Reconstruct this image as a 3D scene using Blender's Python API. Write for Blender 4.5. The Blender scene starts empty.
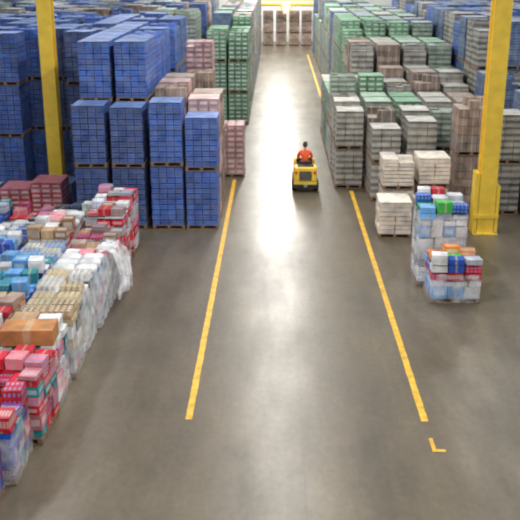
import bpy, bmesh, math, random
from mathutils import Vector, Matrix, Euler

scene = bpy.context.scene
try:
    scene.view_settings.view_transform = 'Standard'
    scene.view_settings.look = 'None'
except Exception:
    pass
col = scene.collection

# ------------------------------------------------------------------ nodes
def newmat(name):
    m = bpy.data.materials.new(name); m.use_nodes = True
    nt = m.node_tree
    return m, nt, nt.nodes['Principled BSDF']

def simple(name, c, rough=0.5, metal=0.0, noise=0.0, nscale=8.0, emit=0.0):
    m, nt, b = newmat(name)
    b.inputs['Roughness'].default_value = rough
    b.inputs['Metallic'].default_value = metal
    if noise > 0:
        tc = nt.nodes.new('ShaderNodeTexCoord')
        n = nt.nodes.new('ShaderNodeTexNoise'); n.inputs['Scale'].default_value = nscale
        n.inputs['Detail'].default_value = 5
        nt.links.new(tc.outputs['Object'], n.inputs['Vector'])
        r = nt.nodes.new('ShaderNodeValToRGB')
        r.color_ramp.elements[0].position = 0.3; r.color_ramp.elements[1].position = 0.7
        r.color_ramp.elements[0].color = (*[x*(1-noise) for x in c], 1)
        r.color_ramp.elements[1].color = (*[min(1, x*(1+noise)) for x in c], 1)
        nt.links.new(n.outputs['Fac'], r.inputs['Fac'])
        nt.links.new(r.outputs['Color'], b.inputs['Base Color'])
    else:
        b.inputs['Base Color'].default_value = (*c, 1)
    if emit > 0:
        b.inputs['Emission Color'].default_value = (*c, 1)
        b.inputs['Emission Strength'].default_value = emit
    return m

def math_node(nt, op, a, b=None):
    n = nt.nodes.new('ShaderNodeMath'); n.operation = op
    for i, v in enumerate((a, b)):
        if v is None: continue
        if isinstance(v, (int, float)): n.inputs[i].default_value = v
        else: nt.links.new(v, n.inputs[i])
    return n.outputs[0]

def mixcol(nt, fac, a, b, mode='MIX'):
    n = nt.nodes.new('ShaderNodeMix'); n.data_type = 'RGBA'; n.blend_type = mode
    if isinstance(fac, (int, float)): n.inputs[0].default_value = fac
    else: nt.links.new(fac, n.inputs[0])
    for i, v in ((6, a), (7, b)):
        if isinstance(v, tuple): n.inputs[i].default_value = (*v, 1)
        else: nt.links.new(v, n.inputs[i])
    return n.outputs[2]

def case_mat(name, kind, ink=(0.8, 0.8, 0.85), su=4, sv=2, rough=0.4, coat=0.0, mixf=0.8):
    """Printed goods case: colour comes from the 'Col' attribute, the print from the UVs."""
    m, nt, b = newmat(name)
    at = nt.nodes.new('ShaderNodeAttribute'); at.attribute_name = 'Col'
    uv = nt.nodes.new('ShaderNodeUVMap'); uv.uv_map = 'UVMap'
    sep = nt.nodes.new('ShaderNodeSeparateXYZ'); nt.links.new(uv.outputs[0], sep.inputs[0])
    u, v = sep.outputs[0], sep.outputs[1]
    if kind == 'dots':
        fu = math_node(nt, 'SUBTRACT', math_node(nt, 'FRACT', math_node(nt, 'MULTIPLY', u, su)), 0.5)
        fv = math_node(nt, 'SUBTRACT', math_node(nt, 'FRACT', math_node(nt, 'MULTIPLY', v, sv)), 0.5)
        d = math_node(nt, 'ADD', math_node(nt, 'MULTIPLY', fu, fu), math_node(nt, 'MULTIPLY', fv, fv))
        f = math_node(nt, 'LESS_THAN', d, 0.075)
    elif kind == 'label':
        a = math_node(nt, 'LESS_THAN', math_node(nt, 'ABSOLUTE', math_node(nt, 'SUBTRACT', v, 0.5)), 0.22)
        c = math_node(nt, 'LESS_THAN', math_node(nt, 'ABSOLUTE', math_node(nt, 'SUBTRACT', u, 0.5)), 0.36)
        f = math_node(nt, 'MULTIPLY', a, c)
    elif kind == 'stripes':
        fu = math_node(nt, 'ABSOLUTE', math_node(nt, 'SUBTRACT', math_node(nt, 'FRACT', math_node(nt, 'MULTIPLY', u, su)), 0.5))
        a = math_node(nt, 'LESS_THAN', fu, 0.36)
        c = math_node(nt, 'LESS_THAN', math_node(nt, 'ABSOLUTE', math_node(nt, 'SUBTRACT', v, 0.45)), 0.27)
        f = math_node(nt, 'MULTIPLY', a, c)
    else:  # carton tape
        f = math_node(nt, 'LESS_THAN', math_node(nt, 'ABSOLUTE', math_node(nt, 'SUBTRACT', u, 0.5)), 0.07)
    f = math_node(nt, 'MULTIPLY', f, mixf)
    base = mixcol(nt, f, at.outputs['Color'], ink)
    tc = nt.nodes.new('ShaderNodeTexCoord')
    n = nt.nodes.new('ShaderNodeTexNoise'); n.inputs['Scale'].default_value = 3.0
    n.inputs['Detail'].default_value = 4
    nt.links.new(tc.outputs['Object'], n.inputs['Vector'])
    r = nt.nodes.new('ShaderNodeMapRange'); r.inputs[1].default_value = 0.3; r.inputs[2].default_value = 0.7
    r.inputs[3].default_value = 0.6; r.inputs[4].default_value = 1.2
    nt.links.new(n.outputs['Fac'], r.inputs[0])
    mul = mixcol(nt, 1.0, base, r.outputs[0], 'MULTIPLY')
    nt.links.new(mul, b.inputs['Base Color'])
    b.inputs['Roughness'].default_value = rough
    b.inputs['Coat Weight'].default_value = coat
    b.inputs['Coat Roughness'].default_value = 0.2
    return m

M = {}
M['wood'] = simple('pallet_wood', (0.22, 0.14, 0.09), 0.8, noise=0.3)
M['dots'] = case_mat('case_print_dots', 'dots', (0.20, 0.36, 0.75), 4, 2, 0.4, 0.0)
M['label'] = case_mat('case_print_label', 'label', (0.78, 0.78, 0.76), rough=0.45, coat=0.0, mixf=0.55)
M['stripes'] = case_mat('bottle_pack_film', 'stripes', (0.62, 0.63, 0.62), 6, 1, 0.35, 0.2, mixf=0.6)
M['carton'] = case_mat('carton_board', 'carton', (0.55, 0.46, 0.34), rough=0.65, mixf=0.5)
M['can'] = simple('can_metal', (0.75, 0.68, 0.5), 0.3, 0.6)
M['sheet'] = case_mat('slip_sheet', 'carton', (0.6,0.6,0.6), rough=0.5, mixf=0.0)

# film
def film_mat(name, lo, hi):
    m, nt, b = newmat(name)
    b.inputs['Base Color'].default_value = (0.85, 0.87, 0.92, 1)
    b.inputs['Roughness'].default_value = 0.2
    tr = nt.nodes.new('ShaderNodeBsdfTransparent')
    mx = nt.nodes.new('ShaderNodeMixShader')
    tc = nt.nodes.new('ShaderNodeTexCoord'); n = nt.nodes.new('ShaderNodeTexNoise')
    n.inputs['Scale'].default_value = 3.5; n.inputs['Detail'].default_value = 6
    nt.links.new(tc.outputs['Object'], n.inputs['Vector'])
    r = nt.nodes.new('ShaderNodeMapRange'); r.inputs[1].default_value = 0.35; r.inputs[2].default_value = 0.68
    r.inputs[3].default_value = lo; r.inputs[4].default_value = hi
    nt.links.new(n.outputs['Fac'], r.inputs[0]); nt.links.new(r.outputs[0], mx.inputs[0])
    nt.links.new(tr.outputs[0], mx.inputs[1]); nt.links.new(b.outputs[0], mx.inputs[2])
    nt.links.new(mx.outputs[0], nt.nodes['Material Output'].inputs[0])
    return m
M['film'] = film_mat('stretch_wrap_film', .04, .5)
M['sheetfilm'] = film_mat('loose_plastic', .25, .9)
M['wrap'] = film_mat('thin_wrap_film', .0, .10)

# ------------------------------------------------------------------ builder
class Builder:
    def __init__(s): s.v=[]; s.f=[]; s.m=[]; s.c=[]; s.uv=[]; s.mats=[]; s.smooth=[]
    def mi(s, key):
        if key not in s.mats: s.mats.append(key)
        return s.mats.index(key)
    def face(s, idx, mat, c, uv=None, sm=False):
        s.f.append(idx); s.m.append(s.mi(mat)); s.c.append(c); s.smooth.append(sm)
        s.uv.append(uv or ([(0,0),(1,0),(1,1),(0,1)][:len(idx)] if len(idx)<=4 else [(0.0,0.0)]*len(idx)))
    def box(s, x0,x1,y0,y1,z0,z1, mat, c=(.5,.5,.5), rot=0.0):
        b=len(s.v); cx,cy=(x0+x1)/2,(y0+y1)/2; cs,sn=math.cos(rot),math.sin(rot)
        for (x,y,z) in ((x0,y0,z0),(x1,y0,z0),(x1,y1,z0),(x0,y1,z0),(x0,y0,z1),(x1,y0,z1),(x1,y1,z1),(x0,y1,z1)):
            dx,dy=x-cx,y-cy
            s.v.append((cx+dx*cs-dy*sn, cy+dx*sn+dy*cs, z))
        for q in ((0,1,5,4),(1,2,6,5),(2,3,7,6),(3,0,4,7),(4,5,6,7),(3,2,1,0)):
            s.face([b+i for i in q], mat, c)
    def cyl(s, x,y,z0,z1,r,mat,c,n=10,ctop=None,mtop=None):
        b=len(s.v)
        for z,rr in ((z0,r),(z1-0.012,r),(z1,r*0.86)):
            for i in range(n):
                a=2*math.pi*i/n; s.v.append((x+rr*math.cos(a),y+rr*math.sin(a),z))
        for k in (0,1):
            for i in range(n):
                j=(i+1)%n; s.face([b+k*n+i,b+k*n+j,b+(k+1)*n+j,b+(k+1)*n+i],mat,c,sm=True)
        s.face([b+2*n+i for i in range(n)], mtop or mat, ctop or c)
    def lump(s, cx,cy,cz,rx,ry,rz,mat,c,e=0.55,nu=14,nv=8,seed=0):
        rnd=random.Random(seed); b=len(s.v)
        sg=lambda t,p: math.copysign(abs(t)**p,t)
        for j in range(nv+1):
            ph=-math.pi/2+math.pi*j/nv
            for i in range(nu):
                th=2*math.pi*i/nu; k=1+rnd.uniform(-.05,.05)
                s.v.append((cx+rx*k*sg(math.cos(ph),e)*sg(math.cos(th),e), cy+ry*k*sg(math.cos(ph),e)*sg(math.sin(th),e), cz+rz*sg(math.sin(ph),e)))
        for j in range(nv):
            for i in range(nu):
                i2=(i+1)%nu
                s.face([b+j*nu+i,b+j*nu+i2,b+(j+1)*nu+i2,b+(j+1)*nu+i],mat,c,[(i/nu,j/nv),((i+1)/nu,j/nv),((i+1)/nu,(j+1)/nv),(i/nu,(j+1)/nv)],sm=True)
    def tube(s, pts, rad, mat, c, n=10):
        b=len(s.v); P=[Vector(p) for p in pts]
        for k,p in enumerate(P):
            t=(P[min(k+1,len(P)-1)]-P[max(k-1,0)]).normalized()
            ref=Vector((0,0,1)) if abs(t.z)<.9 else Vector((1,0,0))
            a=t.cross(ref).normalized(); q=t.cross(a).normalized()
            for i in range(n):
                an=2*math.pi*i/n; w=p+(a*math.cos(an)+q*math.sin(an))*rad[k]; s.v.append(tuple(w))
        for k in range(len(P)-1):
            for i in range(n):
                j=(i+1)%n; s.face([b+k*n+i,b+k*n+j,b+(k+1)*n+j,b+(k+1)*n+i],mat,c,sm=True)
        s.face([b+i for i in range(n)][::-1],mat,c); s.face([b+(len(P)-1)*n+i for i in range(n)],mat,c)
    def mesh(s, name):
        me=bpy.data.meshes.new(name); me.from_pydata(s.v,[],s.f)
        for k in s.mats: me.materials.append(M[k])
        me.polygons.foreach_set('material_index', s.m)
        me.polygons.foreach_set('use_smooth', s.smooth)
        uvl=me.uv_layers.new(name='UVMap'); ca=me.color_attributes.new('Col','FLOAT_COLOR','CORNER')
        uvs=[]; cs=[]
        for f,u,c in zip(s.f,s.uv,s.c):
            for i in range(len(f)):
                uvs.extend(u[i]); cs.extend((*c,1.0))
        uvl.data.foreach_set('uv',uvs); ca.data.foreach_set('color',cs)
        me.update(); return me

def add(name, me, loc=(0,0,0), rot=0.0, parent=None):
    o=bpy.data.objects.new(name, me); o.location=loc; o.rotation_euler=(0,0,rot)
    col.objects.link(o)
    if parent: o.parent=parent
    return o

def pallet(B, w, d, z):
    for i in range(3):
        x=-w/2+0.05+(w-0.1)*i/2; B.box(x-0.045,x+0.045,-d/2,d/2,z+0.02,z+0.11,'wood')
    for i in range(7):
        y=-d/2+0.05+(d-0.1)*i/6
        B.box(-w/2,w/2,y-0.045,y+0.045,z+0.11,z+0.13,'wood')
        if i%3==0: B.box(-w/2,w/2,y-0.045,y+0.045,z,z+0.02,'wood')

def jit(c, rnd, a):
    k=1+rnd.uniform(-a,a); return tuple(min(1,max(0,x*k)) for x in c)

KIND = {
 'blue':  ('dots',   [(0.010,0.060,0.36),(0.015,0.09,0.44)], 4,4,0.17,0.004,0.25),
 'navy':  ('dots',   [(0.006,0.03,0.19),(0.009,0.042,0.24)], 4,4,0.17,0.004,0.25),
 'pink':  ('label',  [(0.55,0.27,0.30),(0.60,0.36,0.37)], 3,3,0.20,0.006,0.15),
 'brown': ('carton', [(0.25,0.17,0.135),(0.35,0.25,0.2),(0.19,0.145,0.125)], 3,3,0.26,0.008,0.2),
 'green': ('label',  [(0.06,0.20,0.09),(0.10,0.27,0.14)], 3,4,0.20,0.005,0.2),
 'grey':  ('stripes',[(0.17,0.155,0.13),(0.26,0.235,0.19)], 3,4,0.22,0.006,0.2),
 'mint':  ('stripes',[(0.13,0.20,0.14),(0.19,0.25,0.18)], 3,4,0.20,0.006,0.2),
 'cream': ('label',  [(0.66,0.56,0.47),(0.72,0.64,0.56)], 2,3,0.13,0.012,0.1),
 'steel': ('dots',   [(0.05,0.09,0.19),(0.085,0.125,0.21)], 4,4,0.2,0.005,0.2),
 'red':   ('label',  [(0.5,0.05,0.08),(0.65,0.20,0.25)], 3,4,0.16,0.008,0.25),
}
SHEET={'blue':(.20,.30,.60),'navy':(.13,.21,.45),'pink':(.6,.45,.45),'brown':(.44,.36,.30),'green':(.24,.44,.29),'grey':(.52,.51,.47),
 'mint':(.38,.50,.40),'cream':(.78,.72,.62),'steel':(.34,.40,.50),'red':(.6,.2,.25)}
NAME = {'blue':'pallet_stack_of_blue_can_cases','navy':'pallet_stack_of_blue_can_cases','pink':'pallet_stack_of_pink_cartons',
 'brown':'pallet_stack_of_cardboard_cartons','green':'pallet_stack_of_green_cases','grey':'pallet_stack_of_bottle_packs',
 'mint':'pallet_stack_of_bottle_packs','cream':'pallet_stack_of_cream_trays','steel':'pallet_stack_of_can_cases','red':'pallet_stack_of_red_cases'}
cache={}
def stack_mesh(kind, levels, seed):
    key=(kind,tuple(levels),seed)
    if key in cache: return cache[key]
    rnd=random.Random(sum(ord(c)*(i+1) for i,c in enumerate(str(key))))
    mat,cols,nx,ny,ch,jt,tv=KIND[kind]; B=Builder(); w,d=1.0,1.18; z=0
    for li,h in enumerate(levels):
        pallet(B,w,d,z); nz=max(1,round((h-0.15)/ch)); chh=(h-0.15)/nz
        ox,oy=rnd.uniform(-.025,.025),rnd.uniform(-.025,.025)
        tone=rnd.uniform(.75,1.18)
        for k in range(nz):
            lc=jit(rnd.choice(cols),rnd,tv*0.5)
            for i in range(nx):
                for j in range(ny):
                    if 0<i<nx-1 and 0<j<ny-1 and k<nz-1: continue
                    if k==nz-1 and li==len(levels)-1 and seed==2 and rnd.random()<.35: continue
                    cw,cd=(w-.02)/nx,(d-.02)/ny
                    x0=-w/2+.01+i*cw+ox+rnd.uniform(-jt,jt); y0=-d/2+.01+j*cd+oy+rnd.uniform(-jt,jt)
                    zz=z+0.13+k*chh
                    B.box(x0+.008,x0+cw-.008,y0+.008,y0+cd-.008,zz+.001,zz+chh-.016,mat,jit(tuple(q*tone for q in lc),rnd,tv))
            if k==nz-2:
                B.box(-w/2+ox+.03,w/2+ox-.03,-d/2+oy+.03,d/2+oy-.03,zz+chh-.012,zz+chh-.002,'sheet',SHEET[kind])
        if seed!=2 or li<len(levels)-1:
            B.box(-w/2+ox+.02,w/2+ox-.02,-d/2+oy+.02,d/2+oy-.02,z+h-.02,z+h-.008,'sheet',jit(SHEET[kind],rnd,.15))
        n=48; b=len(B.v); L=5
        for k in range(L+1):
            t=k/L
            for i in range(n):
                a=2*math.pi*i/n; ca,sa=math.cos(a),math.sin(a); q=(abs(ca)**14+abs(sa)**14)**(-1/14)
                o=.016+.008*math.sin(a*13+t*7+seed)
                B.v.append((ox+ca*q*(w/2+o),oy+sa*q*(d/2+o),z+.12+t*(h-.16)))
        for k in range(L):
            for i in range(n):
                j=(i+1)%n; B.face([b+k*n+i,b+k*n+j,b+(k+1)*n+j,b+(k+1)*n+i],'wrap',(1,1,1),sm=True)
        z+=h
    me=B.mesh(NAME[kind]); cache[key]=me; return me
rg=random.Random(7)
def put(kind,x,y,levels,rot=None):
    return add(NAME[kind], stack_mesh(kind,levels,rg.randint(0,2)), (x,y,0), rg.uniform(-.025,.025) if rot is None else rot)

# ------------------------------------------------------------------ room
def plane_box(name,x0,x1,y0,y1,z0,z1,mat):
    B=Builder(); B.box(x0,x1,y0,y1,z0,z1,mat); return add(name,B.mesh(name))

def floor_mat():
    m, nt, b = newmat('polished_concrete')
    tc=nt.nodes.new('ShaderNodeTexCoord')
    def noise(scale,detail,sx=1,sy=1,rough=.55):
        mp=nt.nodes.new('ShaderNodeMapping'); mp.inputs['Scale'].default_value=(sx,sy,1)
        nt.links.new(tc.outputs['Object'],mp.inputs[0])
        n=nt.nodes.new('ShaderNodeTexNoise'); n.inputs['Scale'].default_value=scale; n.inputs['Detail'].default_value=detail
        n.inputs['Roughness'].default_value=rough
        nt.links.new(mp.outputs[0],n.inputs['Vector']); return n.outputs['Fac']
    n1=noise(0.4,7,1,0.6,.6); n2=noise(0.9,6,1.6,0.3); n3=noise(9,6,1,.6)
    r=nt.nodes.new('ShaderNodeValToRGB'); e=r.color_ramp.elements
    e[0].position=.36; e[0].color=(.078,.063,.044,1); e[1].position=.64; e[1].color=(.185,.155,.112,1)
    s=math_node(nt,'ADD',math_node(nt,'MULTIPLY',n1,.6),math_node(nt,'MULTIPLY',n2,.4))
    nt.links.new(s,r.inputs[0])
    c=mixcol(nt,.3,r.outputs[0],n3,'OVERLAY')
    sep=nt.nodes.new('ShaderNodeSeparateXYZ'); nt.links.new(tc.outputs['Object'],sep.inputs[0])
    def joint(o,p,off):
        f=math_node(nt,'FRACT',math_node(nt,'DIVIDE',math_node(nt,'ADD',o,off),p))
        return math_node(nt,'LESS_THAN',math_node(nt,'ABSOLUTE',math_node(nt,'SUBTRACT',f,.5)),.008/p)
    j=math_node(nt,'MAXIMUM',joint(sep.outputs[0],7.0,3.0),joint(sep.outputs[1],7.0,1.0))
    c=mixcol(nt,math_node(nt,'MULTIPLY',j,.25),c,(.06,.05,.04))
    nt.links.new(c,b.inputs['Base Color'])
    rr=nt.nodes.new('ShaderNodeMapRange'); rr.inputs[1].default_value=.38; rr.inputs[2].default_value=.62
    rr.inputs[3].default_value=.40; rr.inputs[4].default_value=.28
    nt.links.new(s,rr.inputs[0]); nt.links.new(rr.outputs[0],b.inputs['Roughness'])
    b.inputs['IOR'].default_value=1.5
    bp=nt.nodes.new('ShaderNodeBump'); bp.inputs['Strength'].default_value=.04; bp.inputs['Distance'].default_value=.02
    nt.links.new(n1,bp.inputs['Height']); nt.links.new(bp.outputs[0],b.inputs['Normal'])
    return m
M['floor']=floor_mat()
M['wall']=simple('painted_wall',(.72,.73,.74),.7,noise=.05,nscale=.6)
M['ceil']=simple('ceiling_deck',(.5,.51,.52),.8,noise=.05)
M['yellow']=simple('safety_yellow_paint',(.90,.62,.07),.4,noise=.12,nscale=3)
M['linepaint']=simple('floor_line_paint',(.74,.43,.03),.5,noise=.3,nscale=5)
M['dark']=simple('black_plastic',(.02,.02,.022),.5)
M['rubber']=simple('tyre_rubber',(.015,.015,.015),.75)
M['metal']=simple('steel',(.5,.5,.52),.35,.9)
M['door']=simple('dock_door_panel',(.8,.82,.85),.5)
M['house']=simple('lamp_housing',(.6,.6,.6),.4,.5)

RX=26; YF=92; YB=-5; ZC=11
plane_box('floor',-RX,RX,YB,YF,-.2,0,'floor')
plane_box('ceiling',-RX,RX,YB,YF,ZC,ZC+.2,'ceil')
plane_box('wall_left',-RX-.2,-RX,YB,YF,0,ZC,'wall')
plane_box('wall_right',RX,RX+.2,YB,YF,0,ZC,'wall')
plane_box('wall_far',-RX,RX,YF,YF+.2,0,ZC,'wall')
plane_box('wall_back',-RX,RX,YB-.2,YB,0,ZC,'wall')
for i,x in enumerate((-1.0,2.9)):
    B=Builder()
    for k in range(7): B.box(x-1.4,x+1.4,YF-.08,YF-.02,.05+k*.5,.05+k*.5+.47,'door')
    B.box(x-1.55,x-1.4,YF-.15,YF-.01,0,3.6,'yellow'); B.box(x+1.4,x+1.55,YF-.15,YF-.01,0,3.6,'yellow'); B.box(x-1.55,x+1.55,YF-.15,YF-.01,3.6,3.8,'yellow')
    add('door_%d'%(i+1),B.mesh('door'))

def line(x,y0,y1,w=.13):
    B=Builder(); rnd=random.Random(int(x*10)); n=int((y1-y0)/.3)
    for k in range(n):
        a=y0+(y1-y0)*k/n; b_=y0+(y1-y0)*(k+1)/n; 
        B.box(x-w/2+rnd.uniform(-.004,.004),x+w/2+rnd.uniform(-.004,.004),a,b_+.001,.0,.004,'linepaint')
    add('floor_marking_line',B.mesh('floor_marking_line'))
line(-1.57,14.4,33.0); line(2.75,14.4,31.4); line(2.75,45,80)
B=Builder(); B.box(2.72,2.79,13.35,13.8,0,.004,'linepaint'); B.box(2.79,2.95,13.35,13.43,0,.004,'linepaint')
add('floor_marking_corner',B.mesh('floor_marking_corner'))

def column(x,y,w=.42,guard=False):
    B=Builder(); t=.05; h=ZC
    B.box(-w/2,w/2,-w/2,-w/2+t,.04,h,'yellow'); B.box(-w/2,w/2,w/2-t,w/2,.04,h,'yellow'); B.box(-t/2,t/2,-w/2+t,w/2-t,.04,h,'yellow')
    B.box(-w*.75,w*.75,-w*.75,w*.75,0,.04,'yellow')
    for sx in (-1,1):
        for sy in (-1,1): B.cyl(sx*w*.63,sy*w*.63,.04,.09,.03,'metal',(.5,.5,.5),8)
    if guard:
        B.box(-w*.5-.14,-w*.5-.02,-w/2,w/2,.04,1.9,'yellow'); B.box(w*.5+.02,w*.5+.12,-w/2,w/2,.04,1.5,'yellow')
        B.box(-w*.5-.14,w*.5+.12,-w/2-.05,-w/2-.01,.5,.62,'yellow')
    return add('steel_column',B.mesh('steel_column'),(x,y,0))
column(-7.85,31.0,.48); column(6.42,26.35,.5,True)
column(-1.75,86,.35); column(3.7,86,.35)
B=Builder(); B.box(-1.56,3.51,85.9,86.1,4.3,4.6,'yellow'); add('steel_beam',B.mesh('steel_beam'))

# ------------------------------------------------------------------ stacks : left
put('blue',-3.33,27.0,[2.0,1.95]); put('blue',-2.27,27.02,[1.85,1.65])
put('navy',-5.65,27.0,[1.95,1.9]); put('navy',-4.5,27.0,[1.95,1.85])
for y in (28.35,29.65,30.95,32.25):
    put('blue',-5.65,y,[1.9,1.85,1.85]); put('blue',-4.5,y,[1.9,1.85,1.85])
put('brown',-3.33,28.4,[1.5,1.4,1.3]); put('pink',-2.27,28.4,[1.35,1.3,1.2])
put('pink',-3.33,29.7,[1.5,1.4,1.3]); put('brown',-2.27,29.7,[1.35,1.3,1.2])
put('brown',-3.33,31.0,[1.5,1.4,1.3]); put('brown',-2.75,32.4,[1.5,1.4,1.3])
put('pink',-2.85,33.75,[1.8,1.7,1.65]); put('pink',-1.7,33.95,[2.05])
put('pink',-2.95,35.1,[1.8,1.7,1.5])
for i,y in enumerate((45.4,46.75,48.1)):
    put('green',-3.0,y,[1.6,1.55,1.5]); put('green',-1.88,y,[1.6,1.55,1.45])
kk=['grey','steel','green','pink','mint','steel','grey']
y=49.5; i=0
while y<84:
    put(kk[i%7],-3.0,y,[1.8,1.7,1.7] if i%3 else [1.8,1.7]); put(kk[(i+2)%7],-1.9,y,[1.8,1.7,1.6] if (i+1)%4 else [1.8,1.7])
    y+=1.34; i+=1
def inview(x,y,m=2.5): return abs(x) < (0.31*(y+1)+m)
xs=[-4.5-1.13*i for i in range(16)]
y=33.6; r=0
RL=random.Random(11)
while y<64:
    for i,x in enumerate(xs):
        if not inview(x,y): continue
        k=(['blue','navy','blue','navy'] if y<42 else ['steel','grey','blue','mint','navy','brown'])
        kd=k[(i//2+r//3)%len(k)]
        put(kd,x,y,RL.choice([[1.9,1.85,1.85],[1.9,1.85,1.6],[1.9,1.85,1.85],[1.9,1.85]] if y>34 else [[1.9,1.85,1.85]]))
    y+=1.34; r+=1
for x in (-9.6,-10.75,-11.9): put('blue',x,32.1,[1.9,1.85,1.8])
put('navy',-6.95,32.2,[1.9,1.85,1.85])
put('red',-7.3,27.9,[1.25]); put('red',-8.4,28.1,[1.0]); put('steel',-9.5,28.0,[1.0]); put('steel',-7.3,29.3,[.9])

# ------------------------------------------------------------------ stacks : right
put('grey',2.66,32.3,[1.45,1.4]); put('brown',3.78,31.9,[1.5,1.45]); put('grey',4.92,31.9,[1.5,1.45]); put('mint',6.06,32.2,[1.45,1.4])
put('grey',3.78,30.5,[1.35,1.2]) 
put('grey',5.0,30.5,[1.45,1.35])
put('brown',6.35,29.0,[1.95,1.8]); put('grey',7.5,28.9,[1.7,1.6])
put('grey',8.6,28.6,[1.75,1.75]); put('grey',9.75,28.4,[1.75,1.6]); put('steel',8.6,29.95,[1.9,1.9]); put('steel',9.8,29.95,[1.9,1.9])
put('cream',3.62,26.2,[1.12]); put('cream',4.75,26.5,[1.0])
put('cream',3.85,27.6,[1.15,1.0]); put('cream',4.98,27.9,[1.15,.95])
R=random.Random(5)
y=33.6; r=0
xs2=[2.66,3.78,4.92,6.06,7.2]+[8.4+1.13*i for i in range(12)]
while y<64:
    for i,x in enumerate(xs2):
        if not inview(x,y): continue
        if y>43 and x<3: continue
        if abs(x-3)<1.4 and 36.5<y<43.5 and x<3: 
            lv=[1.4,1.3]
        elif x<7.5:
            lv = [1.5,1.5] if y<35.5 else ([1.85,1.75] if y<40 else ([1.6,1.5,1.35] if y<45 else [1.75,1.7,1.6]))
            if R.random()<.25 and y>35: lv=lv[:-1]+[lv[-1]-.4]
        else: lv=R.choice([[1.95,1.9],[1.95,1.6]]) if y<36 else R.choice([[1.95,1.9,1.85],[1.95,1.9,1.85],[1.95,1.9,1.5]])
        if x<7.5: k=['grey','mint','green','grey','brown'] if y<44 else (['green'] if (y<50 and x<6) else ['mint','steel','grey','green'])
        else: k=['steel','grey','steel','navy','brown'] if y<40 else ['steel','blue','grey']
        put(k[(i+r//2)%len(k)],x,y,lv)
    y+=1.34; r+=1
while y<84:
    for x in (3.78,4.92,6.06):
        put(R.choice(['steel','grey','green','mint']),x,y,R.choice([[1.8,1.7],[1.8,1.7,1.6]]))
    y+=1.34
for i,x in enumerate((-.8,.45,1.7,2.9)): put('brown',x,88.5,[1.2,1.1,1.0])

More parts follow.
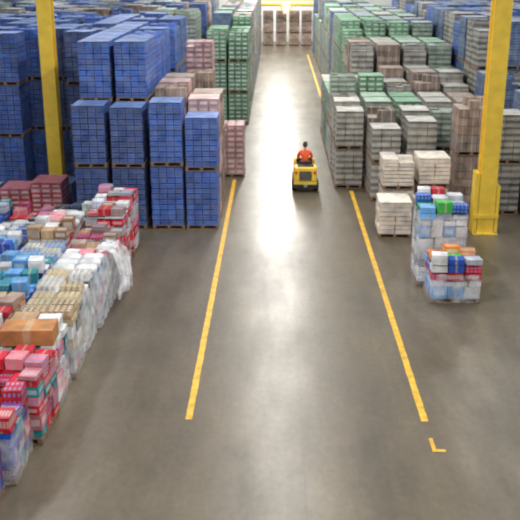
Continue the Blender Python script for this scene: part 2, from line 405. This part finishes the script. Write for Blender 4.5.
# ------------------------------------------------------------------ mixed pallets
C=dict(red=(.60,.02,.045),pink=(.75,.25,.32),white=(.74,.76,.80),blue=(.02,.10,.52),sky=(.13,.38,.76),teal=(.03,.30,.36),tan=(.5,.32,.18),
 brown=(.30,.17,.10),orange=(.80,.27,.05),green=(.05,.42,.07),purple=(.2,.07,.32),grey=(.30,.32,.35),cream=(.66,.54,.33),lime=(.4,.7,.1),dark=(.03,.035,.05),
 box=(.55,.25,.09))
def mixed(x,y,h,pal,top=None,topcols=('white',),seed=1,w=1.02,d=1.15,film=0.0,rot=0.0,bulge=.02,var=1,fm='film'):
    rnd=random.Random(seed); B=Builder(); pallet(B,w,d,0); z=.13
    topz=h-(.16 if top else 0)
    while z<topz-.05:
        lh=min(rnd.choice([.16,.2,.26,.3]),topz-z)
        nx,ny=rnd.choice([(3,3),(2,3),(3,4),(4,3)]); cw,cd=w/nx,d/ny
        colr=rnd.choice(pal)
        for i in range(nx):
            for j in range(ny):
                if 0<i<nx-1 and 0<j<ny-1 and z+lh<topz-.05: continue
                cc=C[colr if rnd.random()<.6 else rnd.choice(pal)]
                mt=rnd.choice(['label','stripes','dots','label','carton'])
                x0=-w/2+i*cw+rnd.uniform(-.018,.018); y0=-d/2+j*cd+rnd.uniform(-.018,.018)
                B.box(x0+.014,x0+cw-.014,y0+.014,y0+cd-.014,z+.002,z+lh-.014-rnd.choice([0,0,.03]),mt,jit(cc,rnd,.3),rnd.uniform(-.05,.05))
        z+=lh
    if top=='cans':
        nx,ny=2,3; cw,cd=w/nx,d/ny
        for i in range(nx):
            for j in range(ny):
                if rnd.random()<.12: continue
                cc=jit(C[rnd.choice(topcols)],rnd,.2); x0=-w/2+i*cw+.02; y0=-d/2+j*cd+.02
                B.box(x0,x0+cw-.04,y0,y0+cd-.04,z,z+.05,'carton',cc)
                for a in range(4):
                    for b_ in range(3):
                        B.cyl(x0+(cw-.04)*(a+.5)/4,y0+(cd-.04)*(b_+.5)/3,z+.03,z+.17,.052,'label',cc,10,mtop='can')
    elif top=='bags':
        nx,ny=2,3; cw,cd=w/nx,d/ny
        for i in range(nx):
            for j in range(ny):
                cc=jit(C[rnd.choice(topcols)],rnd,.15)
                B.lump(-w/2+(i+.5)*cw,-d/2+(j+.5)*cd,z+.09,cw*.49,cd*.49,.1,'label',cc,seed=rnd.randint(0,999))
    elif top=='boxes':
        for i in range(3):
            for j in range(3):
                if rnd.random()<.2: continue
                cw,cd=w/3,d/3; hh=rnd.choice([.1,.16,.22,.3])*var
                cc=jit(C[rnd.choice(topcols)],rnd,.25); x0=-w/2+i*cw; y0=-d/2+j*cd
                B.box(x0+.014,x0+cw-.014,y0+.014,y0+cd-.014,z,z+hh,rnd.choice(['label','dots','carton','stripes']),cc,rnd.uniform(-.16,.16))
    elif top=='bigbox':
        B.box(-w/2+.03,w/2-.03,-d/2+.03,.02,z,z+.3,'carton',C[topcols[0]],.03)
        B.box(-w/2+.05,0,.06,d/2-.04,z,z+.24,'carton',C[topcols[-1]],-.03); B.box(.03,w/2-.06,.06,d/2-.04,z,z+.2,'label',C['white'],.05)
    if film>0:
        n=96; b=len(B.v); L=14; hh=film
        for k in range(L+1):
            t=k/L
            for i in range(n):
                a=2*math.pi*i/n; ca,sa=math.cos(a),math.sin(a)
                q=(abs(ca)**14+abs(sa)**14)**(-1/14)
                o=.018+bulge*(math.sin(a*9+t*3+seed)*.35+math.sin(a*23+t*9)*.25+.7)*(1-.5*abs(2*t-1))
                B.v.append((ca*q*(w/2+o),sa*q*(d/2+o),.03+t*(hh-.03)+.02*math.sin(a*11+seed)*(t>.5)))
        for k in range(L):
            for i in range(n):
                j=(i+1)%n; B.face([b+k*n+i,b+k*n+j,b+(k+1)*n+j,b+(k+1)*n+i],fm,(1,1,1),sm=True)
    return add('pallet_of_mixed_groceries',B.mesh('pallet_of_mixed_groceries'),(x,y,0),rot)

X1,X2,X3,X4=-4.5,-5.72,-6.92,-8.12
rows=[12.75+1.27*i for i in range(10)]
mixed(X1-.25,11.45,1.0,['red','blue','purple','dark'],'boxes',('blue','purple','red'),91,rot=.02)
mixed(X1-.15,rows[0],1.15,['purple','red','blue','teal'],'boxes',('red','purple','red'),1,film=.8,rot=.03)
mixed(X1,rows[1],1.4,['red','pink','teal','red'],'boxes',('red','pink','red'),2,rot=-.03,var=.7)
mixed(X1-.05,rows[2],1.5,['teal','red','white','pink'],'bigbox',('box','tan'),3,film=1.0,rot=.02)
mixed(X1,rows[3],1.45,['white','cream','grey','red'],'cans',('cream','white','tan'),4,film=1.1,rot=.02)
mixed(X1-.04,rows[4],1.5,['white','grey','white','teal'],'cans',('cream','white'),5,film=1.3,fm='sheetfilm',bulge=.04)
mixed(X1,rows[5],1.45,['white','grey','sky','pink'],'bags',('white','white','grey'),6,film=1.4,bulge=.06,fm='sheetfilm')
pal6=mixed(X1,rows[6],1.4,['white','white','grey'],'boxes',('white','tan','pink'),7,film=1.35,bulge=.06,fm='sheetfilm',var=.5)
mixed(X1,rows[7],1.5,['white','pink','red','grey'],'boxes',('brown','box','red'),8,film=1.0,bulge=.03,var=.8)
mixed(X1,rows[8],1.75,['red','white','red'],'boxes',('red','white','brown'),9,var=.6)
mixed(X1,rows[9]+.1,1.95,['red','pink','red','white'],'boxes',('red','pink','grey'),10,var=.5)
spec=[(1.2,['red','blue','white'],'boxes',('purple','red')),(1.4,['red','pink','white'],'boxes',('red','pink','red')),(1.45,['pink','red','teal'],'bigbox',('orange','tan')),
 (1.5,['tan','orange','white'],'boxes',('tan','white','red')),(1.45,['sky','white','blue'],'boxes',('sky','white','teal')),(1.5,['teal','white','blue'],'boxes',('white','sky','grey')),
 (1.3,['blue','red','white'],'cans',('white','sky')),(1.5,['red','blue','white'],'boxes',('white','brown','tan')),(1.4,['pink','white','red'],'bags',('pink','white','grey')),(1.3,['white','green','grey'],'boxes',('white','green','dark'))]
for i,(h,p,t,tc_) in enumerate(spec): mixed(X2,rows[i],h,p,t,tc_,20+i,film=(h-.3 if i%2 else 0),rot=.03*((i%3)-1))
spec=[(1.2,['white','blue'],'boxes',('blue','white')),(1.1,['red','pink'],'boxes',('pink','white')),(1.3,['red','white'],'cans',('pink',)),(1.4,['sky','white'],'boxes',('red','white')),
 (1.2,['blue','white'],'bags',('blue','sky')),(1.4,['blue','white','blue'],'boxes',('blue','sky','white')),(1.35,['blue','white','red'],'boxes',('blue','red','sky')),(1.4,['blue','white','teal'],'boxes',('blue','white','sky')),
 (1.2,['grey','dark','white'],'boxes',('dark','white','grey')),(1.2,['red','pink'],'boxes',('red','pink'))]
for i,(h,p,t,tc_) in enumerate(spec): mixed(X3,rows[i],h,p,t,tc_,40+i,rot=.03*((i%3)-1))
for i in range(4,10): mixed(X4,rows[i],1.05+.3*(i%2),['blue','blue','sky','dark'],'boxes',('blue','dark','white','teal'),60+i)
for i in range(7,10): mixed(-9.32,rows[i],1.3,['grey','white','sky','teal'],'boxes',('grey','teal','dark','blue'),70+i)
# right mixed pallets
mixed(4.40,20.8,1.15,['white','white','blue','red','sky'],'boxes',('orange','green','orange','white','blue'),81,film=.75,bulge=.008,var=.8,w=1.22,d=1.05)
mixed(4.25,22.05,2.1,['white','white','grey','white','sky'],'boxes',('green','blue','white','sky','green'),84,film=1.85,bulge=.01,var=.9,w=1.22,d=1.1)
mixed(4.45,23.4,1.9,['white','grey','red'],'boxes',('red','white','cream','blue'),83,film=1.4,bulge=.01,w=1.1,d=1.1)

def drape(sy,seed,parent):
    B=Builder(); nx,ny=26,30; b=len(B.v)
    for j in range(ny+1):
        for i in range(nx+1):
            u,v=i/nx,j/ny; s_=u*1.7
            if s_<.25: px=-.25+s_; pz=1.40+.03*math.sin(v*17+u*9)
            else:
                t=(s_-.25)/1.45; px=.05+.16*math.sin(t*math.pi*.8)+.10*t; pz=1.39-(1.1)*t
            px+=.07*math.sin(v*19+u*5)*u+.05*math.sin(v*41+u*13)*u; 
            B.v.append((px+.57,(v-.5)*sy*(1+.15*u)+.07*math.sin(u*11+v*3),max(.03,pz+.03*math.sin(u*23+v*31)+.12*math.sin(v*7)*u)))
    for j in range(ny):
        for i in range(nx):
            k=b+j*(nx+1)+i; B.face([k,k+1,k+nx+2,k+nx+1],'sheetfilm',(1,1,1),sm=True)
    return add('plastic_sheet',B.mesh('plastic_sheet'),(0,0,0),parent=parent)
drape(1.1,3,pal6)

# ------------------------------------------------------------------ tow tractor + driver
TX,TY=1.07,32.0
tr=bpy.data.objects.new('tow_tractor',None); col.objects.link(tr); tr.location=(TX,TY,0)
def part(name,x0,x1,y0,y1,z0,z1,mat,bev=.03,rot=None):
    B=Builder(); B.box(x0,x1,y0,y1,z0,z1,mat); o=add(name,B.mesh(name),parent=tr)
    if bev: md=o.modifiers.new('b','BEVEL'); md.width=bev; md.segments=3
    return o
part('chassis',-.42,.42,-.9,.95,.15,.40,'yellow',.04)
part('rear_hood',-.42,.42,-.92,-.38,.38,.93,'yellow',.07)
part('hood_lid',-.30,.30,-.84,-.44,.92,.955,'dark',.015)
part('rear_grille',-.22,.22,-.945,-.915,.45,.78,'dark',.01)
for k in range(5): part('grille_slat_%d'%k,-.20,.20,-.955,-.94,.48+k*.06,.50+k*.06,'metal',0)
part('rear_bumper',-.44,.44,-.98,-.90,.16,.30,'dark',.02)
part('tow_hitch',-.06,.06,-1.08,-.96,.22,.34,'metal',.01)
part('seat_base',-.3,.3,-.38,.1,.40,.68,'yellow',.03)
part('seat_cushion',-.24,.24,-.36,.1,.68,.77,'dark',.03)
part('seat_back',-.23,.23,-.42,-.33,.77,1.05,'dark',.04)
part('front_cowl',-.40,.40,.58,.95,.40,.92,'yellow',.07)
part('dashboard',-.3,.3,.5,.62,.78,.95,'dark',.03)
M['tail']=simple('tail_light_red',(.7,.02,.02),.3)
for sx in (-1,1): part('tail_light_%d'%(sx+1),sx*.33-.04,sx*.33+.04,-.935,-.915,.68,.78,'tail',.005)
B=Builder()
def wheel(B,x,y,r,w):
    n=20; 
    B.tube([(x-w/2,y,r),(x-w/2+.02,y,r),(x+w/2-.02,y,r),(x+w/2,y,r)],[r*.86,r,r,r*.86],'rubber',(0,0,0),n)
    B.tube([(x-w/2-.01,y,r),(x+w/2+.01,y,r)],[r*.5,r*.5],'metal',(0,0,0),n)
for sx in (-1,1): wheel(B,sx*.40,-.58,.22,.15); wheel(B,sx*.38,.62,.2,.14)
add('wheels',B.mesh('wheels'),parent=tr)
B=Builder()
cen=Vector((0,.38,1.02)); ax=Vector((0,-.55,.83)).normalized(); u_=Vector((1,0,0)); v_=ax.cross(u_)
B.tube([tuple(cen+(u_*math.cos(a)+v_*math.sin(a))*.17) for a in [2*math.pi*i/28 for i in range(29)]],[.013]*29,'dark',(0,0,0),8)
B.tube([tuple(cen),(0,.55,.8)],[.025,.03],'dark',(0,0,0),8)
for a in (0,2.1,4.2): B.tube([tuple(cen),tuple(cen+(u_*math.cos(a)+v_*math.sin(a))*.17)],[.012,.01],'dark',(0,0,0),6)
add('steering_wheel',B.mesh('steering_wheel'),parent=tr)

M['vest']=simple('hi_vis_orange_jacket',(.95,.13,.03),.7,noise=.1)
M['trouser']=simple('dark_trousers',(.03,.04,.07),.8)
M['skin']=simple('skin',(.55,.33,.24),.5)
M['hair']=simple('dark_hair',(.06,.03,.02),.7)
M['eye']=simple('eye_white',(.8,.8,.8),.3)
M['lips']=simple('lips',(.45,.16,.14),.5)
M['boot']=simple('boot_leather',(.03,.025,.02),.6)
M['tape']=simple('reflective_tape',(.75,.78,.75),.3)
J=[((0,-.14,.87),.15),((0,-.16,1.0),.14),((0,-.15,1.14),.15),((0,-.13,1.28),.14),((0,-.11,1.38),.075),((0,-.09,1.45),.055),((0,-.08,1.50),.05)]
E=[(0,1),(1,2),(2,3),(3,4),(4,5),(5,6)]
for sx in (-1,1):
    n=len(J)
    J+=[((sx*.17,-.13,1.33),.07),((sx*.235,-.04,1.19),.055),((sx*.255,.06,1.07),.047),((sx*.21,.18,1.05),.04),((sx*.175,.28,1.04),.03)]
    E+=[(3,n),(n,n+1),(n+1,n+2),(n+2,n+3),(n+3,n+4)]
    n=len(J)
    J+=[((sx*.1,-.1,.87),.095),((sx*.13,.1,.88),.085),((sx*.15,.29,.88),.065),((sx*.15,.32,.68),.058),((sx*.15,.33,.49),.042),((sx*.155,.44,.455),.04)]
    E+=[(0,n),(n,n+1),(n+1,n+2),(n+2,n+3),(n+3,n+4),(n+4,n+5)]
me=bpy.data.meshes.new('driver'); me.from_pydata([j[0] for j in J],E,[])
tmp=bpy.data.objects.new('driver_tmp',me); col.objects.link(tmp)
tmp.modifiers.new('s','SKIN')
for i,j in enumerate(J):
    k=me.skin_vertices[0].data[i]; k.radius=(j[1],j[1]*(.8 if i in (1,2,3) else 1)); k.use_root=(i==0)
sd=tmp.modifiers.new('ss','SUBSURF'); sd.levels=2; sd.render_levels=2
bpy.context.view_layer.update()
ev=tmp.evaluated_get(bpy.context.evaluated_depsgraph_get())
bm=bpy.data.meshes.new_from_object(ev)
B=Builder()
bv=[v.co.copy() for v in bm.vertices]; B.v=[tuple(v) for v in bv]
for p in bm.polygons:
    c=p.center
    if c.z>1.415 : mt='skin'
    elif c.y>.24 and c.z>.98: mt='skin'
    elif c.z<.54 and c.y>.2: mt='boot'
    elif c.z<.97 and not (c.z>.93 and c.y<.0): mt='trouser'
    elif abs(c.z-1.12)<.022 and abs(c.x)<.2: mt='tape'
    else: mt='vest'
    B.face(list(p.vertices),mt,(1,1,1),[(0,0)]*len(p.vertices),sm=True)
bpy.data.objects.remove(tmp)
hc=Vector((0,-.065,1.575))
B.lump(hc.x,hc.y,hc.z,.077,.098,.115,'skin',(1,1,1),e=.95,nu=20,nv=14)
B.lump(hc.x,hc.y-.018,hc.z+.022,.086,.098,.108,'hair',(1,1,1),e=.95,nu=20,nv=14)
B.lump(0,hc.y+.103,hc.z-.012,.014,.02,.022,'skin',(1,1,1),e=1,nu=8,nv=6)
B.lump(0,hc.y+.09,hc.z-.052,.026,.012,.008,'lips',(1,1,1),e=1,nu=8,nv=6)
for sx in (-1,1):
    B.lump(sx*.03,hc.y+.086,hc.z+.002,.014,.01,.009,'eye',(1,1,1),e=1,nu=8,nv=6)
    B.lump(sx*.03,hc.y+.095,hc.z+.002,.006,.004,.006,'hair',(1,1,1),e=1,nu=8,nv=6)
    B.lump(sx*.083,hc.y+.0,hc.z-.012,.012,.022,.034,'skin',(1,1,1),e=.9,nu=8,nv=6)
    w0=Vector((sx*.172,.29,1.04)); 
    B.lump(w0.x,w0.y+.035,w0.z+.012,.038,.05,.018,'skin',(1,1,1),e=.8,nu=12,nv=8)
    for f in range(4):
        L=[.9,1.05,1.0,.8][f]; fx=w0.x+(f-1.5)*.019
        p=[(fx,w0.y+.075,w0.z+.02),(fx,w0.y+.075+.03*L,w0.z+.022),(fx,w0.y+.075+.045*L,w0.z+.0),(fx,w0.y+.07+.03*L,w0.z-.018)]
        B.tube(p,[.010,.0095,.0085,.007],'skin',(1,1,1),8)
    B.tube([(w0.x-sx*.03,w0.y+.02,w0.z+.01),(w0.x-sx*.052,w0.y+.05,w0.z),(w0.x-sx*.05,w0.y+.08,w0.z-.008)],[.012,.011,.008],'skin',(1,1,1),8)
add('tractor_driver',B.mesh('tractor_driver'),(TX,TY,0))

# ------------------------------------------------------------------ lights
for iy in range(12):
    yy=2+iy*7.8
    for ix,xx in enumerate((-16,-8.2,.2,9,17)):
        B=Builder(); B.box(-.35,.35,-.75,.75,0,.12,'house'); B.box(-.03,.03,-.5,-.44,.12,.59,'house'); B.box(-.03,.03,.44,.5,.12,.59,'house')
        add('high_bay_light',B.mesh('high_bay_light'),(xx,yy,ZC-.6))
        L=bpy.data.lights.new('lamp','AREA'); L.shape='RECTANGLE'; L.size=.65; L.size_y=1.45
        L.energy=((560 if iy<7 else 1150) if ix==2 else 165); L.color=(1,.97,.91) if ix==2 else (.95,.98,1)
        lo=bpy.data.objects.new('high_bay_lamp',L); lo.location=(xx,yy,ZC-.62); col.objects.link(lo)
w=bpy.data.worlds.new('w'); scene.world=w; w.use_nodes=True
w.node_tree.nodes['Background'].inputs[0].default_value=(.6,.65,.7,1); w.node_tree.nodes['Background'].inputs[1].default_value=.5

cam=bpy.data.cameras.new('cam'); co=bpy.data.objects.new('camera',cam); col.objects.link(co)
cam.lens=885/520*36; cam.sensor_width=36; cam.clip_end=500
cam.dof.use_dof=True; cam.dof.focus_distance=3.0; cam.dof.aperture_fstop=10
co.location=(0,0,8); co.rotation_euler=(math.radians(90-18.8),0,math.radians(1.04))
scene.camera=co
